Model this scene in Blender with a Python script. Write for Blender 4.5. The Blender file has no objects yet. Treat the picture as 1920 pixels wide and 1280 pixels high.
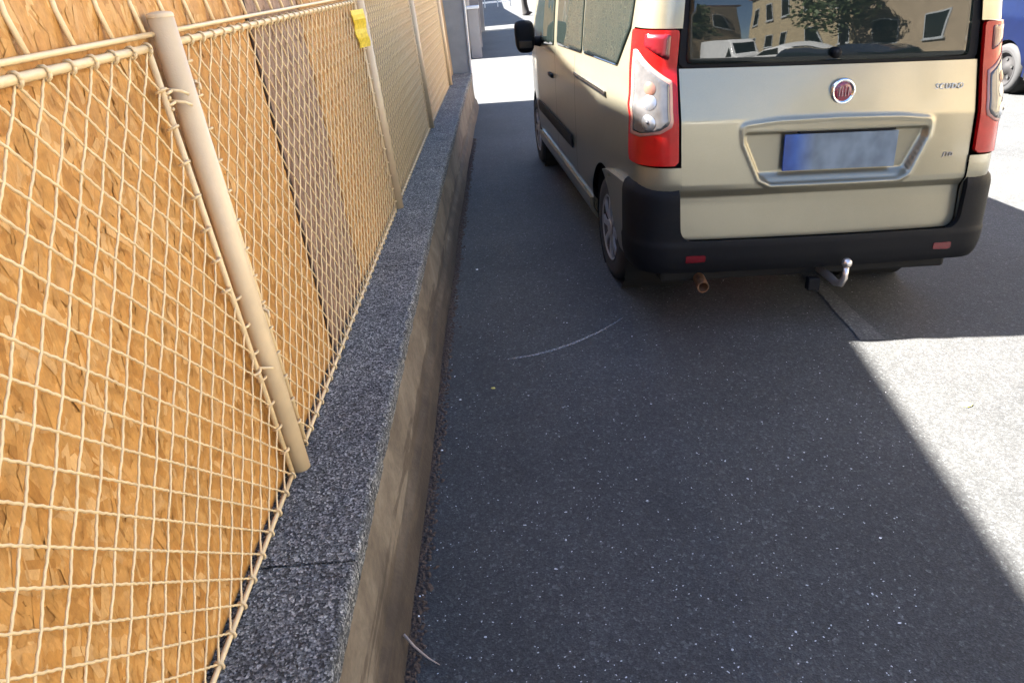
import bpy, bmesh, math, random
import numpy as np
from mathutils import Vector, Matrix
random.seed(7); rng = np.random.default_rng(7)
SC = bpy.context.scene
COL = SC.collection
PI = math.pi

# ------------------------------------------------------------------ camera, world, sun, exposure
H, YAW, PITCH, ROLL, FPX = 1.7983, .0171, -.4732, -.0938, 1359.5
cam = bpy.data.cameras.new('camera'); camo = bpy.data.objects.new('camera', cam); COL.objects.link(camo)
cam.sensor_width = 36; cam.lens = 36 * FPX / 1920; cam.clip_start = .05; cam.clip_end = 500
cy, sy, cp, sp = math.cos(YAW), math.sin(YAW), math.cos(PITCH), math.sin(PITCH)
fw = Vector((-sy * cp, cy * cp, sp)); rt = Vector((cy, sy, 0)); up = rt.cross(fw)
r2 = rt * math.cos(ROLL) + up * math.sin(ROLL); u2 = -rt * math.sin(ROLL) + up * math.cos(ROLL)
m = Matrix((r2, u2, -fw)).transposed().to_4x4(); m.translation = (0, 0, H); camo.matrix_world = m
SC.camera = camo

SUN = Vector((.90, -.13, -1.0)).normalized()          # the way the light travels
world = bpy.data.worlds.new('World'); SC.world = world; world.use_nodes = True
wn = world.node_tree.nodes; wl = world.node_tree.links
bg = wn['Background']; sky = wn.new('ShaderNodeTexSky'); sky.sky_type = 'NISHITA'; sky.sun_disc = False; sky.air_density = .62; sky.dust_density = .35
sky.sun_elevation = math.asin(-SUN.z); sky.sun_rotation = math.atan2(-SUN.x, -SUN.y)
wl.new(sky.outputs[0], bg.inputs[0]); bg.inputs[1].default_value = .05
sl = bpy.data.lights.new('sun', 'SUN'); sl.energy = 5; sl.angle = math.radians(.53); sl.color = (1, .95, .87)
so = bpy.data.objects.new('sun', sl); COL.objects.link(so); so.rotation_euler = SUN.to_track_quat('-Z', 'Y').to_euler()
SC.view_settings.view_transform = 'Standard'; SC.view_settings.look = 'None'
SC.view_settings.exposure = 4.1; SC.view_settings.gamma = 1; SC.view_settings.use_curve_mapping = False

# ------------------------------------------------------------------ helpers
def tag(o, label=None, cat=None, group=None, kind=None):
    if label: o['label'] = label
    if cat: o['category'] = cat
    if group: o['group'] = group
    if kind: o['kind'] = kind
    return o
def empty(name, loc=(0, 0, 0), rot=(0, 0, 0)):
    o = bpy.data.objects.new(name, None); COL.objects.link(o); o.location = loc; o.rotation_euler = rot; o.empty_display_size = .1
    return o
def link(name, me, mat=None, parent=None, smooth=False):
    if mat is not None and len(me.materials) == 0: me.materials.append(mat)
    if smooth: me.polygons.foreach_set('use_smooth', [True] * len(me.polygons))
    o = bpy.data.objects.new(name, me); COL.objects.link(o)
    if parent: o.parent = parent
    return o
def mesh(name, V, F):
    me = bpy.data.meshes.new(name); me.from_pydata([tuple(map(float, v)) for v in V], [], F); me.update(); return me
class MB:
    def __init__(s): s.V = []; s.F = []
    def add(s, V, F):
        n = len(s.V); s.V += [tuple(map(float, v)) for v in V]; s.F += [tuple(i + n for i in f) for f in F]; return s
    def box(s, lo, hi, bev=0):
        x0, y0, z0 = lo; x1, y1, z1 = hi
        if bev:
            bm = bmesh.new(); bmesh.ops.create_cube(bm, size=1)
            for v in bm.verts: v.co = ((x0 + x1) / 2 + v.co.x * (x1 - x0), (y0 + y1) / 2 + v.co.y * (y1 - y0), (z0 + z1) / 2 + v.co.z * (z1 - z0))
            bmesh.ops.bevel(bm, geom=bm.edges[:], offset=bev, segments=2, affect='EDGES', profile=.5)
            bm.verts.index_update(); s.add([v.co[:] for v in bm.verts], [[v.index for v in f.verts] for f in bm.faces]); bm.free(); return s
        V = [(x, y, z) for z in (z0, z1) for y in (y0, y1) for x in (x0, x1)]
        return s.add(V, [(0, 2, 3, 1), (4, 5, 7, 6), (0, 1, 5, 4), (2, 6, 7, 3), (0, 4, 6, 2), (1, 3, 7, 5)])
    def prism(s, P, axis, a, b):
        """polygon P of (u,v) extruded along axis from a to b"""
        def pt(u, v, w): return {0: (w, u, v), 1: (u, w, v), 2: (u, v, w)}[axis]
        n = len(P); V = [pt(u, v, a) for u, v in P] + [pt(u, v, b) for u, v in P]
        return s.add(V, [tuple(range(n)), tuple(range(2 * n - 1, n - 1, -1))] + [(i, i + n, (i + 1) % n + n, (i + 1) % n) for i in range(n)])
    def tube(s, P, r, n=6, cap=True):
        P = np.array(P, float); R = np.full(len(P), r) if np.isscalar(r) else np.array(r)
        T = np.gradient(P, axis=0); T /= np.linalg.norm(T, axis=1)[:, None] + 1e-12
        a = np.array([1, 0, 0]) if abs(T[0][0]) < .8 else np.array([0, 1, 0])
        V = []
        for p, t, r_ in zip(P, T, R):
            e1 = np.cross(t, a); e1 /= np.linalg.norm(e1) + 1e-12; e2 = np.cross(t, e1)
            V += [p + r_ * (math.cos(2 * PI * k / n) * e1 + math.sin(2 * PI * k / n) * e2) for k in range(n)]
        F = [(i * n + k, i * n + (k + 1) % n, (i + 1) * n + (k + 1) % n, (i + 1) * n + k) for i in range(len(P) - 1) for k in range(n)]
        if cap: F += [tuple(range(n))[::-1], tuple(range((len(P) - 1) * n, len(P) * n))]
        return s.add(V, F)
    def lathe(s, prof, n=32, axis=0, c=(0, 0, 0)):
        """prof: (w along axis, radius)"""
        V = []
        for w, r in prof:
            for k in range(n):
                a = 2 * PI * k / n; u, v = r * math.cos(a), r * math.sin(a)
                V.append({0: (c[0] + w, c[1] + u, c[2] + v), 1: (c[0] + u, c[1] + w, c[2] + v), 2: (c[0] + u, c[1] + v, c[2] + w)}[axis])
        m_ = len(prof)
        return s.add(V, [(i * n + k, i * n + (k + 1) % n, (i + 1) * n + (k + 1) % n, (i + 1) * n + k) for i in range(m_ - 1) for k in range(n)])
    def sphere(s, c, r, n=12):
        return s.lathe([(-r * math.cos(PI * i / n), max(1e-5, r * math.sin(PI * i / n))) for i in range(n + 1)], n=n * 2, axis=2, c=c)
    def build(s, name, mat, parent=None, smooth=False):
        return link(name, mesh(name, s.V, s.F), mat, parent, smooth)

# ------------------------------------------------------------------ materials
class NT:
    def __init__(s, name):
        s.m = bpy.data.materials.new(name); s.m.use_nodes = True; s.t = s.m.node_tree; s.n = s.t.nodes
        s.p = s.n['Principled BSDF']; s.out = s.n['Material Output']
    def new(s, k, **kw):
        x = s.n.new(k)
        for a, b in kw.items():
            if a == 'inp':
                for i, v in b.items():
                    if isinstance(v, bpy.types.NodeSocket): s.t.links.new(v, x.inputs[i])
                    else: x.inputs[i].default_value = v
            else: setattr(x, a, b)
        return x
    def coord(s, which='Object', scale=(1, 1, 1)):
        tc = s.new('ShaderNodeTexCoord'); mp = s.new('ShaderNodeMapping', inp={0: tc.outputs[which]}); mp.inputs['Scale'].default_value = scale
        return mp.outputs[0]
    def noise(s, v, scale, detail=4, rough=.6, dist=0):
        x = s.new('ShaderNodeTexNoise', inp={'Vector': v, 'Scale': scale, 'Detail': detail, 'Roughness': rough, 'Distortion': dist}); return x.outputs['Fac']
    def voro(s, v, scale, out='Distance', feature='F1', rnd=1):
        x = s.new('ShaderNodeTexVoronoi', feature=feature, inp={'Vector': v, 'Scale': scale, 'Randomness': rnd}); return x.outputs[out]
    def ramp(s, f, stops, interp='LINEAR'):
        x = s.new('ShaderNodeValToRGB', inp={0: f}); cr = x.color_ramp; cr.interpolation = interp
        while len(cr.elements) < len(stops): cr.elements.new(.5)
        for e, (p, c) in zip(cr.elements, stops): e.position = p; e.color = tuple(c) + (1,) if len(c) == 3 else c
        return x.outputs[0]
    def mix(s, f, a, b, mode='MIX'):
        x = s.new('ShaderNodeMix', data_type='RGBA', blend_type=mode)
        for i, v in ((0, f), (6, a), (7, b)):
            if isinstance(v, bpy.types.NodeSocket): s.t.links.new(v, x.inputs[i])
            else: x.inputs[i].default_value = v if i == 0 else (tuple(v) + (1,) if len(v) == 3 else v)
        return x.outputs[2]
    def math(s, op, a, b=0.):
        x = s.new('ShaderNodeMath', operation=op, inp={0: a, 1: b}); return x.outputs[0]
    def set(s, **kw):
        for k, v in kw.items():
            i = s.p.inputs[k.replace('_', ' ')]
            if isinstance(v, bpy.types.NodeSocket): s.t.links.new(v, i)
            else: i.default_value = tuple(v) + (1,) if isinstance(v, tuple) and len(v) == 3 else v
        return s
    def bump(s, h, strength=.5, dist=.01):
        b = s.new('ShaderNodeBump', inp={'Strength': strength, 'Distance': dist, 'Height': h}); s.t.links.new(b.outputs[0], s.p.inputs['Normal']); return s
def simple(name, col, rough=.5, metal=0., var=.12, nscale=8, bump=0., coat=0., spec=.5):
    t = NT(name); v = t.coord(); f = t.noise(v, nscale, 5)
    lo = tuple(c * (1 - var) for c in col); hi = tuple(min(1, c * (1 + var)) for c in col)
    t.set(Base_Color=t.ramp(f, [(.3, lo), (.7, hi)]), Roughness=rough, Metallic=metal, Coat_Weight=coat, Coat_Roughness=.06, Specular_IOR_Level=spec)
    if bump: t.bump(t.noise(v, nscale * 20, 3), bump, .002)
    return t.m

def asphalt(name, base, seed=0.):
    t = NT(name); v = t.coord()
    agg = t.voro(v, 190, 'Color'); ag = t.new('ShaderNodeSeparateColor', inp={0: agg}).outputs[0]
    fine = t.noise(v, 420, 3); big = t.noise(v, .9, 5, .6); mid = t.noise(v, 7, 5, .65)
    c1 = t.ramp(ag, [(0, tuple(b * .65 for b in base)), (.75, tuple(b * 1.05 for b in base)), (.97, tuple(b * 1.4 for b in base)), (1., tuple(b * 2.1 for b in base))])
    c2 = t.mix(.6, c1, t.ramp(fine, [(.3, (.55, .55, .55)), (.7, (1.35, 1.35, 1.35))]), 'MULTIPLY')
    st = t.new('ShaderNodeSeparateColor', inp={0: t.voro(v, 85, 'Color')}).outputs[1]
    c2 = t.mix(.8, c2, t.ramp(st, [(0, (.72, .72, .72)), (.6, (1, 1, 1)), (.93, (1.15, 1.15, 1.15)), (1, (2.1, 2.1, 2.05))]), 'MULTIPLY')
    c3 = t.mix(.9, c2, t.ramp(big, [(.35, (.80, .80, .80)), (.65, (1.2, 1.18, 1.16))]), 'MULTIPLY')
    c4 = t.mix(.7, c3, t.ramp(mid, [(.3, (.86, .86, .87)), (.7, (1.12, 1.11, 1.09))]), 'MULTIPLY')
    h = t.math('ADD', t.math('MULTIPLY', t.voro(v, 190), .6), t.math('MULTIPLY', fine, .5))
    t.set(Base_Color=c4, Roughness=.82, Specular_IOR_Level=.35).bump(h, .55, .004)
    return t.m
M = {}
M['asphalt'] = asphalt('asphalt', (.041, .0425, .0435))
M['road'] = asphalt('road_asphalt', (.115, .113, .108))
M['yard'] = simple('yard_dirt', (.22, .20, .17), .9, nscale=3)
# exposed aggregate coping
t = NT('aggregate_concrete'); v = t.coord()
vc = t.new('ShaderNodeSeparateColor', inp={0: t.voro(v, 185, 'Color')}).outputs[1]; nz = t.noise(v, 300, 4, .7); bg_ = t.noise(v, 5, 4)
c = t.ramp(vc, [(0, (.02, .021, .021)), (.3, (.075, .078, .078)), (.6, (.16, .166, .164)), (.85, (.29, .295, .285)), (1, (.58, .58, .55))])
c = t.mix(.75, c, t.ramp(nz, [(.35, (.3, .3, .31)), (.65, (1.5, 1.5, 1.5))]), 'MULTIPLY')
c = t.mix(.8, c, t.ramp(bg_, [(.3, (.66, .66, .7)), (.7, (1.25, 1.24, 1.2))]), 'MULTIPLY')
t.set(Base_Color=c, Roughness=.85).bump(t.math('ADD', t.voro(v, 185), t.math('MULTIPLY', nz, 1.2)), 1., .006); M['coping'] = t.m
# stained wall
t = NT('stained_render'); v = t.coord(); z = t.new('ShaderNodeSeparateXYZ', inp={0: v}).outputs[2]
n1 = t.noise(v, 3.2, 6, .65, .6); n2 = t.noise(v, 40, 5, .7); n3 = t.noise(t.coord('Object', (1, .7, 6)), 2.5, 5, .6, .5)
c = t.ramp(n1, [(.28, (.06, .046, .032)), (.5, (.13, .102, .070)), (.74, (.215, .18, .132))])
c = t.mix(.6, c, t.ramp(n2, [(.3, (.7, .7, .7)), (.7, (1.2, 1.2, 1.2))]), 'MULTIPLY')
damp = t.ramp(t.math('ADD', z, t.math('MULTIPLY', t.math('SUBTRACT', n3, .5), .38)), [(.04, (.24, .21, .19)), (.12, (.46, .42, .38)), (.165, (.55, .52, .48)), (.185, (1, 1, 1))])
c = t.mix(1., c, damp, 'MULTIPLY')
t.set(Base_Color=c, Roughness=.9).bump(n2, .6, .004); M['wall'] = t.m
# OSB
def osb(name, cols, base=False):
    t = NT(name); v = t.coord()
    if base: f = t.noise(t.coord('Object', (1, 6, 1.6)), 12, 6, .7, 1.2)
    else: f = t.new('ShaderNodeNewGeometry').outputs['Random Per Island']
    c = t.ramp(f, [(i / (len(cols) - 1), c_) for i, c_ in enumerate(cols)])
    g = t.noise(t.coord('Object', (1, 260, 60)), 1, 4, .7); g2 = t.noise(v, 45, 4, .7); b_ = t.noise(v, 1.7, 3)
    c = t.mix(.5, c, t.ramp(g, [(.3, (.72, .70, .66)), (.7, (1.15, 1.15, 1.15))]), 'MULTIPLY')
    c = t.mix(.55, c, t.ramp(g2, [(.25, (.62, .56, .5)), (.55, (1.1, 1.1, 1.1))]), 'MULTIPLY')
    c = t.mix(.7, c, t.ramp(b_, [(.3, (.86, .84, .8)), (.7, (1.14, 1.14, 1.16))]), 'MULTIPLY')
    t.set(Base_Color=c, Roughness=.62, Specular_IOR_Level=.4).bump(g2, .25, .002); return t.m
OR = [(c[0] * .76, c[1] * .71, c[2] * .58) for c in [(.50, .25, .065), (.66, .37, .12), (.60, .31, .085), (.74, .44, .17), (.54, .265, .065), (.80, .53, .26), (.64, .345, .10), (.70, .42, .16), (.58, .29, .075)]]
BR = [(c[0] * .60, c[1] * .62, c[2] * .72) for c in [(.25, .13, .06), (.45, .27, .15), (.52, .33, .19), (.40, .24, .14), (.57, .38, .23), (.46, .28, .16)]]
M['osb'] = osb('osb_orange', OR); M['osb_base'] = osb('osb_orange_core', [(.16, .07, .016), (.34, .165, .04), (.46, .24, .06)], True)
M['osb_b'] = osb('osb_brown', BR); M['osb_b_base'] = osb('osb_brown_core', [(.15, .08, .04), (.3, .18, .1), (.4, .25, .14)], True)
M['osb_c'] = osb('osb_yellow', [(a * 1.0, b * 1.04, c_ * 1.15) for a, b, c_ in OR])
t = NT('plywood'); v = t.coord('Object', (1, 5, .7)); f = t.noise(v, 3, 6, .6, .8); f2 = t.noise(t.coord(), 25, 5, .7)
c = t.ramp(f, [(.25, (.25, .165, .085)), (.5, (.33, .23, .125)), (.75, (.38, .275, .16))]); c = t.mix(.4, c, t.ramp(f2, [(.3, (.8, .78, .74)), (.6, (1.08, 1.08, 1.08))]), 'MULTIPLY')
t.set(Base_Color=c, Roughness=.7).bump(f2, .3, .002); M['ply'] = t.m
M['cream'] = simple('cream_paint', (.70, .53, .29), .42, var=.08, nscale=30, bump=.25)
M['creampost'] = simple('cream_post_paint', (.66, .51, .31), .45, var=.07, nscale=12, bump=.15)
M['yellow'] = simple('yellow_tape', (.72, .52, .04), .5, nscale=60, var=.25)
M['gatemetal'] = simple('grey_gate_metal', (.23, .25, .26), .55, nscale=5, bump=.1)
M['gatelight'] = simple('grey_edge_metal', (.42, .45, .47), .5, nscale=5)
# van
t = NT('champagne_paint'); v = t.coord(); f = t.noise(v, 900, 2); d = t.noise(v, 4, 4)
c = t.ramp(f, [(.35, (.22, .205, .150)), (.65, (.27, .252, .19))]); c = t.mix(.5, c, t.ramp(d, [(.3, (.93, .92, .9)), (.7, (1.04, 1.04, 1.04))]), 'MULTIPLY')
t.set(Base_Color=c, Metallic=.65, Roughness=.32, Coat_Weight=.5, Coat_Roughness=.09); M['paint'] = t.m
M['black'] = simple('black_plastic', (.0045, .005, .0065), .6, nscale=60, bump=.15, var=.2, spec=.14)
M['gloss'] = simple('gloss_black', (.008, .008, .009), .15)
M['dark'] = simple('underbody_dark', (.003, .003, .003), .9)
M['rubber'] = simple('tyre_rubber', (.018, .018, .019), .85, nscale=50, bump=.3)
M['rim'] = simple('silver_rim', (.42, .43, .45), .35, .7, nscale=9)
M['steel'] = simple('grey_steel_wheel', (.045, .042, .043), .6, .0, nscale=9)
M['darkwheel'] = simple('dark_steel_wheel', (.016, .015, .0155), .7, 0., nscale=9, spec=.2)  # darker steel colour for the blue car's wheels
M['chrome'] = simple('chrome', (.78, .79, .81), .12, 1., var=.03)
M['badge'] = simple('dark_red_enamel', (.16, .008, .025), .25, nscale=40, var=.4, coat=.6)
M['red'] = simple('red_lens', (.34, .004, .004), .25, coat=.05, spec=.3, var=.18, nscale=14)
M['maroon'] = simple('dark_red_lens', (.10, .004, .008), .25, coat=.2, var=.1)
M['pink'] = simple('pale_lens_edge', (.34, .16, .13), .25, coat=.2)
M['clear'] = simple('clear_lens', (.075, .073, .075), .2, .2, coat=.3, nscale=18, var=.22)
M['blub'] = simple('lamp_reflector', (.26, .28, .32), .3, .8, var=.1)
M['amber'] = simple('pale_amber_bulb', (.16, .08, .06), .25, .2)
M['seam'] = simple('panel_gap', (.012, .012, .012), .8)
t = NT('tinted_glass'); t.set(Base_Color=(.010, .014, .013), Roughness=.012, Specular_IOR_Level=.5, IOR=1.42)
v = t.coord(); t.bump(t.noise(v, 1.6, 2), .22, .03); M['glass'] = t.m
M['rust'] = simple('rusty_tailpipe', (.20, .10, .05), .7, .4, nscale=30, var=.4)
t = NT('ball_metal'); t.set(Base_Color=(.62, .56, .52), Metallic=.85, Roughness=.3); M['ball'] = t.m
# plate: a blue band, a pale field with soft unreadable smudges
t = NT('number_plate'); v = t.coord(); sx = t.new('ShaderNodeSeparateXYZ', inp={0: v})
band = t.ramp(t.math('ADD', sx.outputs[0], .5), [(.20, (.006, .030, .16)), (.27, (.012, .06, .24)), (.37, (.115, .15, .19))])
sm = t.noise(t.coord('Object', (9, 1, 7)), 1.4, 2, .4); band = t.mix(.7, band, t.ramp(sm, [(.35, (.62, .66, .7)), (.65, (1.3, 1.3, 1.25))]), 'MULTIPLY')
t.set(Base_Color=band, Roughness=.35); M['plate'] = t.m
M['blue'] = simple('dark_blue_paint', (.0010, .003, .016), .4, .0, spec=.16)
M['redpaint'] = simple('red_paint', (.55, .02, .07), .3, coat=1.)
M['darkgreypaint'] = simple('dark_grey_paint', (.03, .033, .04), .25, .2, coat=1.)
M['white'] = simple('white_paint', (.75, .77, .78), .35, coat=.5)
M['render'] = simple('beige_render', (.36, .29, .20), .85, nscale=1.2, bump=.2)
M['render2'] = simple('pale_yellow_render', (.40, .33, .21), .85, nscale=1.5, bump=.2)
M['render3'] = simple('grey_render', (.20, .20, .20), .88, nscale=1.5, bump=.2)
M['tile'] = simple('brown_roof', (.20, .10, .07), .8, nscale=5)
M['twig'] = simple('dry_twig', (.34, .26, .21), .8, nscale=60)
M['chip'] = simple('pale_stone_chip', (.40, .41, .43), .7, nscale=200, var=.35)
M['dirt'] = simple('dark_dirt', (.045, .030, .022), .95, nscale=90, var=.6)
M['litter'] = simple('white_scrap', (.8, .8, .8), .6)
M['leaf'] = simple('dry_yellow_leaf', (.42, .38, .10), .7, nscale=40)
M['trunk'] = simple('dark_bark', (.006, .005, .005), .9, nscale=20)
M['leafg'] = simple('green_leaves', (.06, .09, .03), .6, nscale=3, var=.5)
t = NT('chalky_scuff'); v = t.coord('Object', (1, 1, 1)); f = t.noise(v, 120, 5, .8)
al = t.ramp(f, [(.36, (0, 0, 0)), (.58, (.6, .6, .6))]); t.set(Base_Color=(.30, .31, .32), Roughness=.9, Alpha=al); M['scuff'] = t.m

# ------------------------------------------------------------------ ground
S = -.0646
def gz(x): return S * min(max(x - .62, 0), 3.6)
def sheet(name, xs, ys, dz, mat):
    V = [(x, y, gz(x) + dz) for y in ys for x in xs]; n = len(xs)
    F = [(j * n + i, j * n + i + 1, (j + 1) * n + i + 1, (j + 1) * n + i) for j in range(len(ys) - 1) for i in range(n - 1)]
    return tag(link(name, mesh(name, V, F), mat), kind='structure')
xs = [-.9, .62] + [.62 + 3.6 * k / 6 for k in range(1, 7)] + [5, 20]
sheet('ground', [-300, -60, -12, -.9, .62, 4.22, 12, 60, 300], [-300, -60, -10, 30, 100, 300], -.03, M['yard'])
sheet('pavement', [-.95, -.4, .62, 1.2, 1.8, 2.2], [-20, 0, 4, 12, 30, 70], 0, M['asphalt'])
rd = sheet('road', [2.2, 2.8, 3.4, 4.22, 7.9], [-20, 0, 4, 12, 30, 70], 0, M['asphalt'])
mb = MB()
for k in range(34):
    y0 = -10 + k * 1.5; mb = MB(); mb.box((7.905, y0 + .006, gz(9) - .1), (8.05, y0 + 1.494, gz(9) + .11), .012)
    o = mb.build('kerb_stone', M['gatelight'], rd)
sheet('far_pavement', [8.05, 9, 13], [-20, 12, 30, 70], .10, M['road'])

# ------------------------------------------------------------------ low wall with coping
def bow(y): return .00145 * (y - 4) ** 2
wall = empty('low_wall', (0, 0, 0)); tag(wall, 'low stained concrete wall with rough grey coping under the wire fence', 'wall')
ys = np.linspace(-2, 11.3, 40); V = []; F = []
prof = [(-.90, -.02), (-.90, .42), (-.507, .42), (-.503, .36), (-.478, .13), (-.455, .10), (-.43, .0), (-.43, -.02)]
for y in ys:
    for (x, z) in prof: V.append((x + bow(y) + .004 * math.sin(y * 3.1) * (z < .3), y, z))
n = len(prof)
F = [(j * n + i, j * n + i + 1, (j + 1) * n + i + 1, (j + 1) * n + i) for j in range(len(ys) - 1) for i in range(n - 1)] + [tuple(range(n)), tuple(range(len(V) - n, len(V)))[::-1]]
link('wall_face', mesh('wall_face', V, F), M['wall'], wall)
J = [-2.0, -.7, 1.408, 3.52, 5.6, 7.05, 8.45, 9.88, 11.3]
for a, b in zip(J[:-1], J[1:]):
    chip = 0; nx, ny = 14, int((b - a) / .02); dzb = random.uniform(-.002, .002); V = []; F = []
    X0, X1 = -.84, -.484
    # closed ring profile: side bottom -> top right -> top left, jittered edges
    for j in range(ny + 1):
        y = a + .004 + (b - a - .008) * j / ny
        chip = chip * .5 if random.random() > .07 else -random.uniform(.004, .016)
        e = random.uniform(-.003, .003) + chip
        ring = [(X1 - .002 + e * .4, .421), (X1 + e * .6, .45), (X1 + e, .478), (X1 - .004 + e, .487), (X1 - .012 + e * .5, .491)] + [(X1 - .012 - (X1 - .012 - X0) * k / nx, .491 + random.uniform(-.0016, .0016)) for k in range(1, nx + 1)] + [(X0, .421)]
        for x, z in ring: V.append((x + bow(y), y, z + dzb))
    n = len(ring)
    F = [(j * n + i, j * n + i + 1, (j + 1) * n + i + 1, (j + 1) * n + i) for j in range(ny) for i in range(n - 1)] + [tuple(range(n)), tuple(range(len(V) - n, len(V)))[::-1]]
    o = link('coping_stone', mesh('coping_stone', V, F), M['coping'], wall)

# ------------------------------------------------------------------ OSB hoarding
hoard = empty('board_hoarding', (-.82, 0, .42)); tag(hoard, 'tall hoarding of wood boards standing behind the cream wire fence', 'hoarding')
def bl(z): return -.045 * (z - .49) / 1.24
def board(y0, y1, base, fl, nf, x0=-.765, label=None, size=1.):
    X0_, X1_ = x0 + bow(y0), x0 + bow(y1)
    mb = MB(); V = [(X0_, y0, .4935), (X1_, y1, .4935), (X1_, y1, 2.5), (X0_, y0, 2.5), (X0_ - .018, y0, .4935), (X1_ - .018, y1, .4935), (X1_ - .018, y1, 2.5), (X0_ - .018, y0, 2.5)]; V = [(x + bl(z), y, z) for x, y, z in V]
    mb.add(V, [(0, 1, 2, 3), (7, 6, 5, 4), (0, 4, 5, 1), (3, 2, 6, 7), (0, 3, 7, 4), (1, 5, 6, 2)])
    me = mesh('board', V, mb.F); o = link('board', me, base); o.parent = hoard; o.matrix_parent_inverse = Matrix.Translation((.82, 0, -.42))
    if label: o['label'] = label
    if fl:
        V = []; F = []
        cyy = rng.uniform(y0 + .01, y1 - .01, nf); cz = rng.uniform(.45, 2.2, nf); L = rng.uniform(.018, .055, nf) * size; Wd = rng.uniform(.005, .014, nf) * size
        ang = rng.normal(0, .55, nf); dep = rng.uniform(.0003, .0022, nf); tl = rng.normal(0, .02, (nf, 2))
        for k in range(nf):
            ca, sa = math.cos(ang[k]), math.sin(ang[k]); l, w = L[k], Wd[k]
            pts = [(-l * random.uniform(.85, 1.05), -w * random.uniform(.7, 1.1)), (-l * random.uniform(.9, 1.15), w * random.uniform(-.1, .4)), (-l * random.uniform(.8, 1.), w), (l * random.uniform(.8, 1.), w * random.uniform(.8, 1.1)), (l * random.uniform(.95, 1.15), -w * random.uniform(-.2, .4)), (l * random.uniform(.8, 1.0), -w)]
            i0 = len(V)
            for (p, q) in pts:
                yy = cyy[k] + q * ca - p * sa; zz = cz[k] + p * ca + q * sa
                yy = min(max(yy, y0), y1); zz = max(zz, .495)
                V.append((x0 + bow(y0) + (bow(y1) - bow(y0)) * (yy - y0) / (y1 - y0) + bl(zz) + dep[k] + p * tl[k][0] * .6 + q * tl[k][1] * 2, yy, zz))
            F.append(tuple(range(i0, i0 + 6)))
        s = link('wood_strand', mesh('wood_strand', V, F), fl, o); s['kind'] = 'stuff'
    return o
board(.15, 2.580, M['osb_base'], M['osb'], 13000, size=1.1, label='orange strand board in the nearest bay')
board(-2.35, .135, M['osb_base'], M['osb'], 1500, size=1.5)
board(2.610, 3.318, M['osb_b_base'], M['osb_b'], 2800, size=1.2, x0=-.767, label='greyish brown strand board')
board(3.322, 4.64, M['osb_base'], M['osb_c'], 6000, label='yellow orange strand board up to the second post')
jb = MB().prism([(2.583, .4935), (2.607, .4935), (2.607, 2.5), (2.583, 2.5)], 0, -.004, .0045).build('joint_gap_strip', simple('dark_joint_gap', (.035, .018, .010), .9, nscale=30, var=.6), hoard)  # dark strip added in the open board joint, standing in for its shade
jb.matrix_parent_inverse = Matrix.Translation((.82, 0, -.42))
for v_ in jb.data.vertices: v_.co.x += -.765 + bow(v_.co.y) + bl(v_.co.z); v_.co.y += .004 * math.sin(v_.co.z * 3)
for a, b in ((4.645, 6.10), (6.105, 7.35), (7.355, 8.6), (8.605, 9.85), (9.855, 11.335)): board(a, b, M['ply'], None, 0)

# ------------------------------------------------------------------ wire fence
fence = empty('wire_fence', (0, 0, 0)); tag(fence, 'cream painted crimped wire mesh fence with round posts on the low wall', 'fence')
XF = -.735
def fx(y, z): return XF + bow(y) - .045 * (z - .49) / 1.24
ZB, ZT, HA, HZ = .512, 1.700, .042, .04115
def crimp(y0, z0, sgn, n, ph, ring0, ring1, parent, as_obj=True, sides=5, local=None):
    """one crimped wire from (y0,z0) downwards, n half steps; sgn = direction in y"""
    P = []; sub = 8 if sides > 3 else 3
    for i in range(n * sub + 1):
        s = i / sub; y = y0 + sgn * HA * s; z = z0 - HZ * s
        ox = .0012 * math.cos(PI * (s + ph)); ow = .0008 * math.cos(5 * PI * s + ph * PI)
        P.append((fx(y, z) + ox, y + ow * .8, z + ow * .8 * sgn))
    mb = MB(); mb.tube(P, .0028, sides)
    for (yy, zz, kind_, on) in ((P[0][1], P[0][2], 't', ring0), (P[-1][1], P[-1][2], 'b', ring1)):
        if on:
            x_ = fx(yy, zz); r = .0108 if kind_ == 'b' else .0125
            if on == 'h': mb.tube([(x_ + r * math.cos(a), yy + .004 * math.sin(a / 2), zz + (.006 if kind_ == 't' else -.006) + r * math.sin(a)) for a in np.linspace(0, 2 * PI, 11)], .0032, sides)
            else: mb.tube([(x_ + r * math.cos(a), yy + (.006 if on == 'r' else -.006) + r * math.sin(a), zz + .004 * math.cos(a)) for a in np.linspace(0, 2 * PI, 11)], .0036, sides)
    return mb
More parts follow.
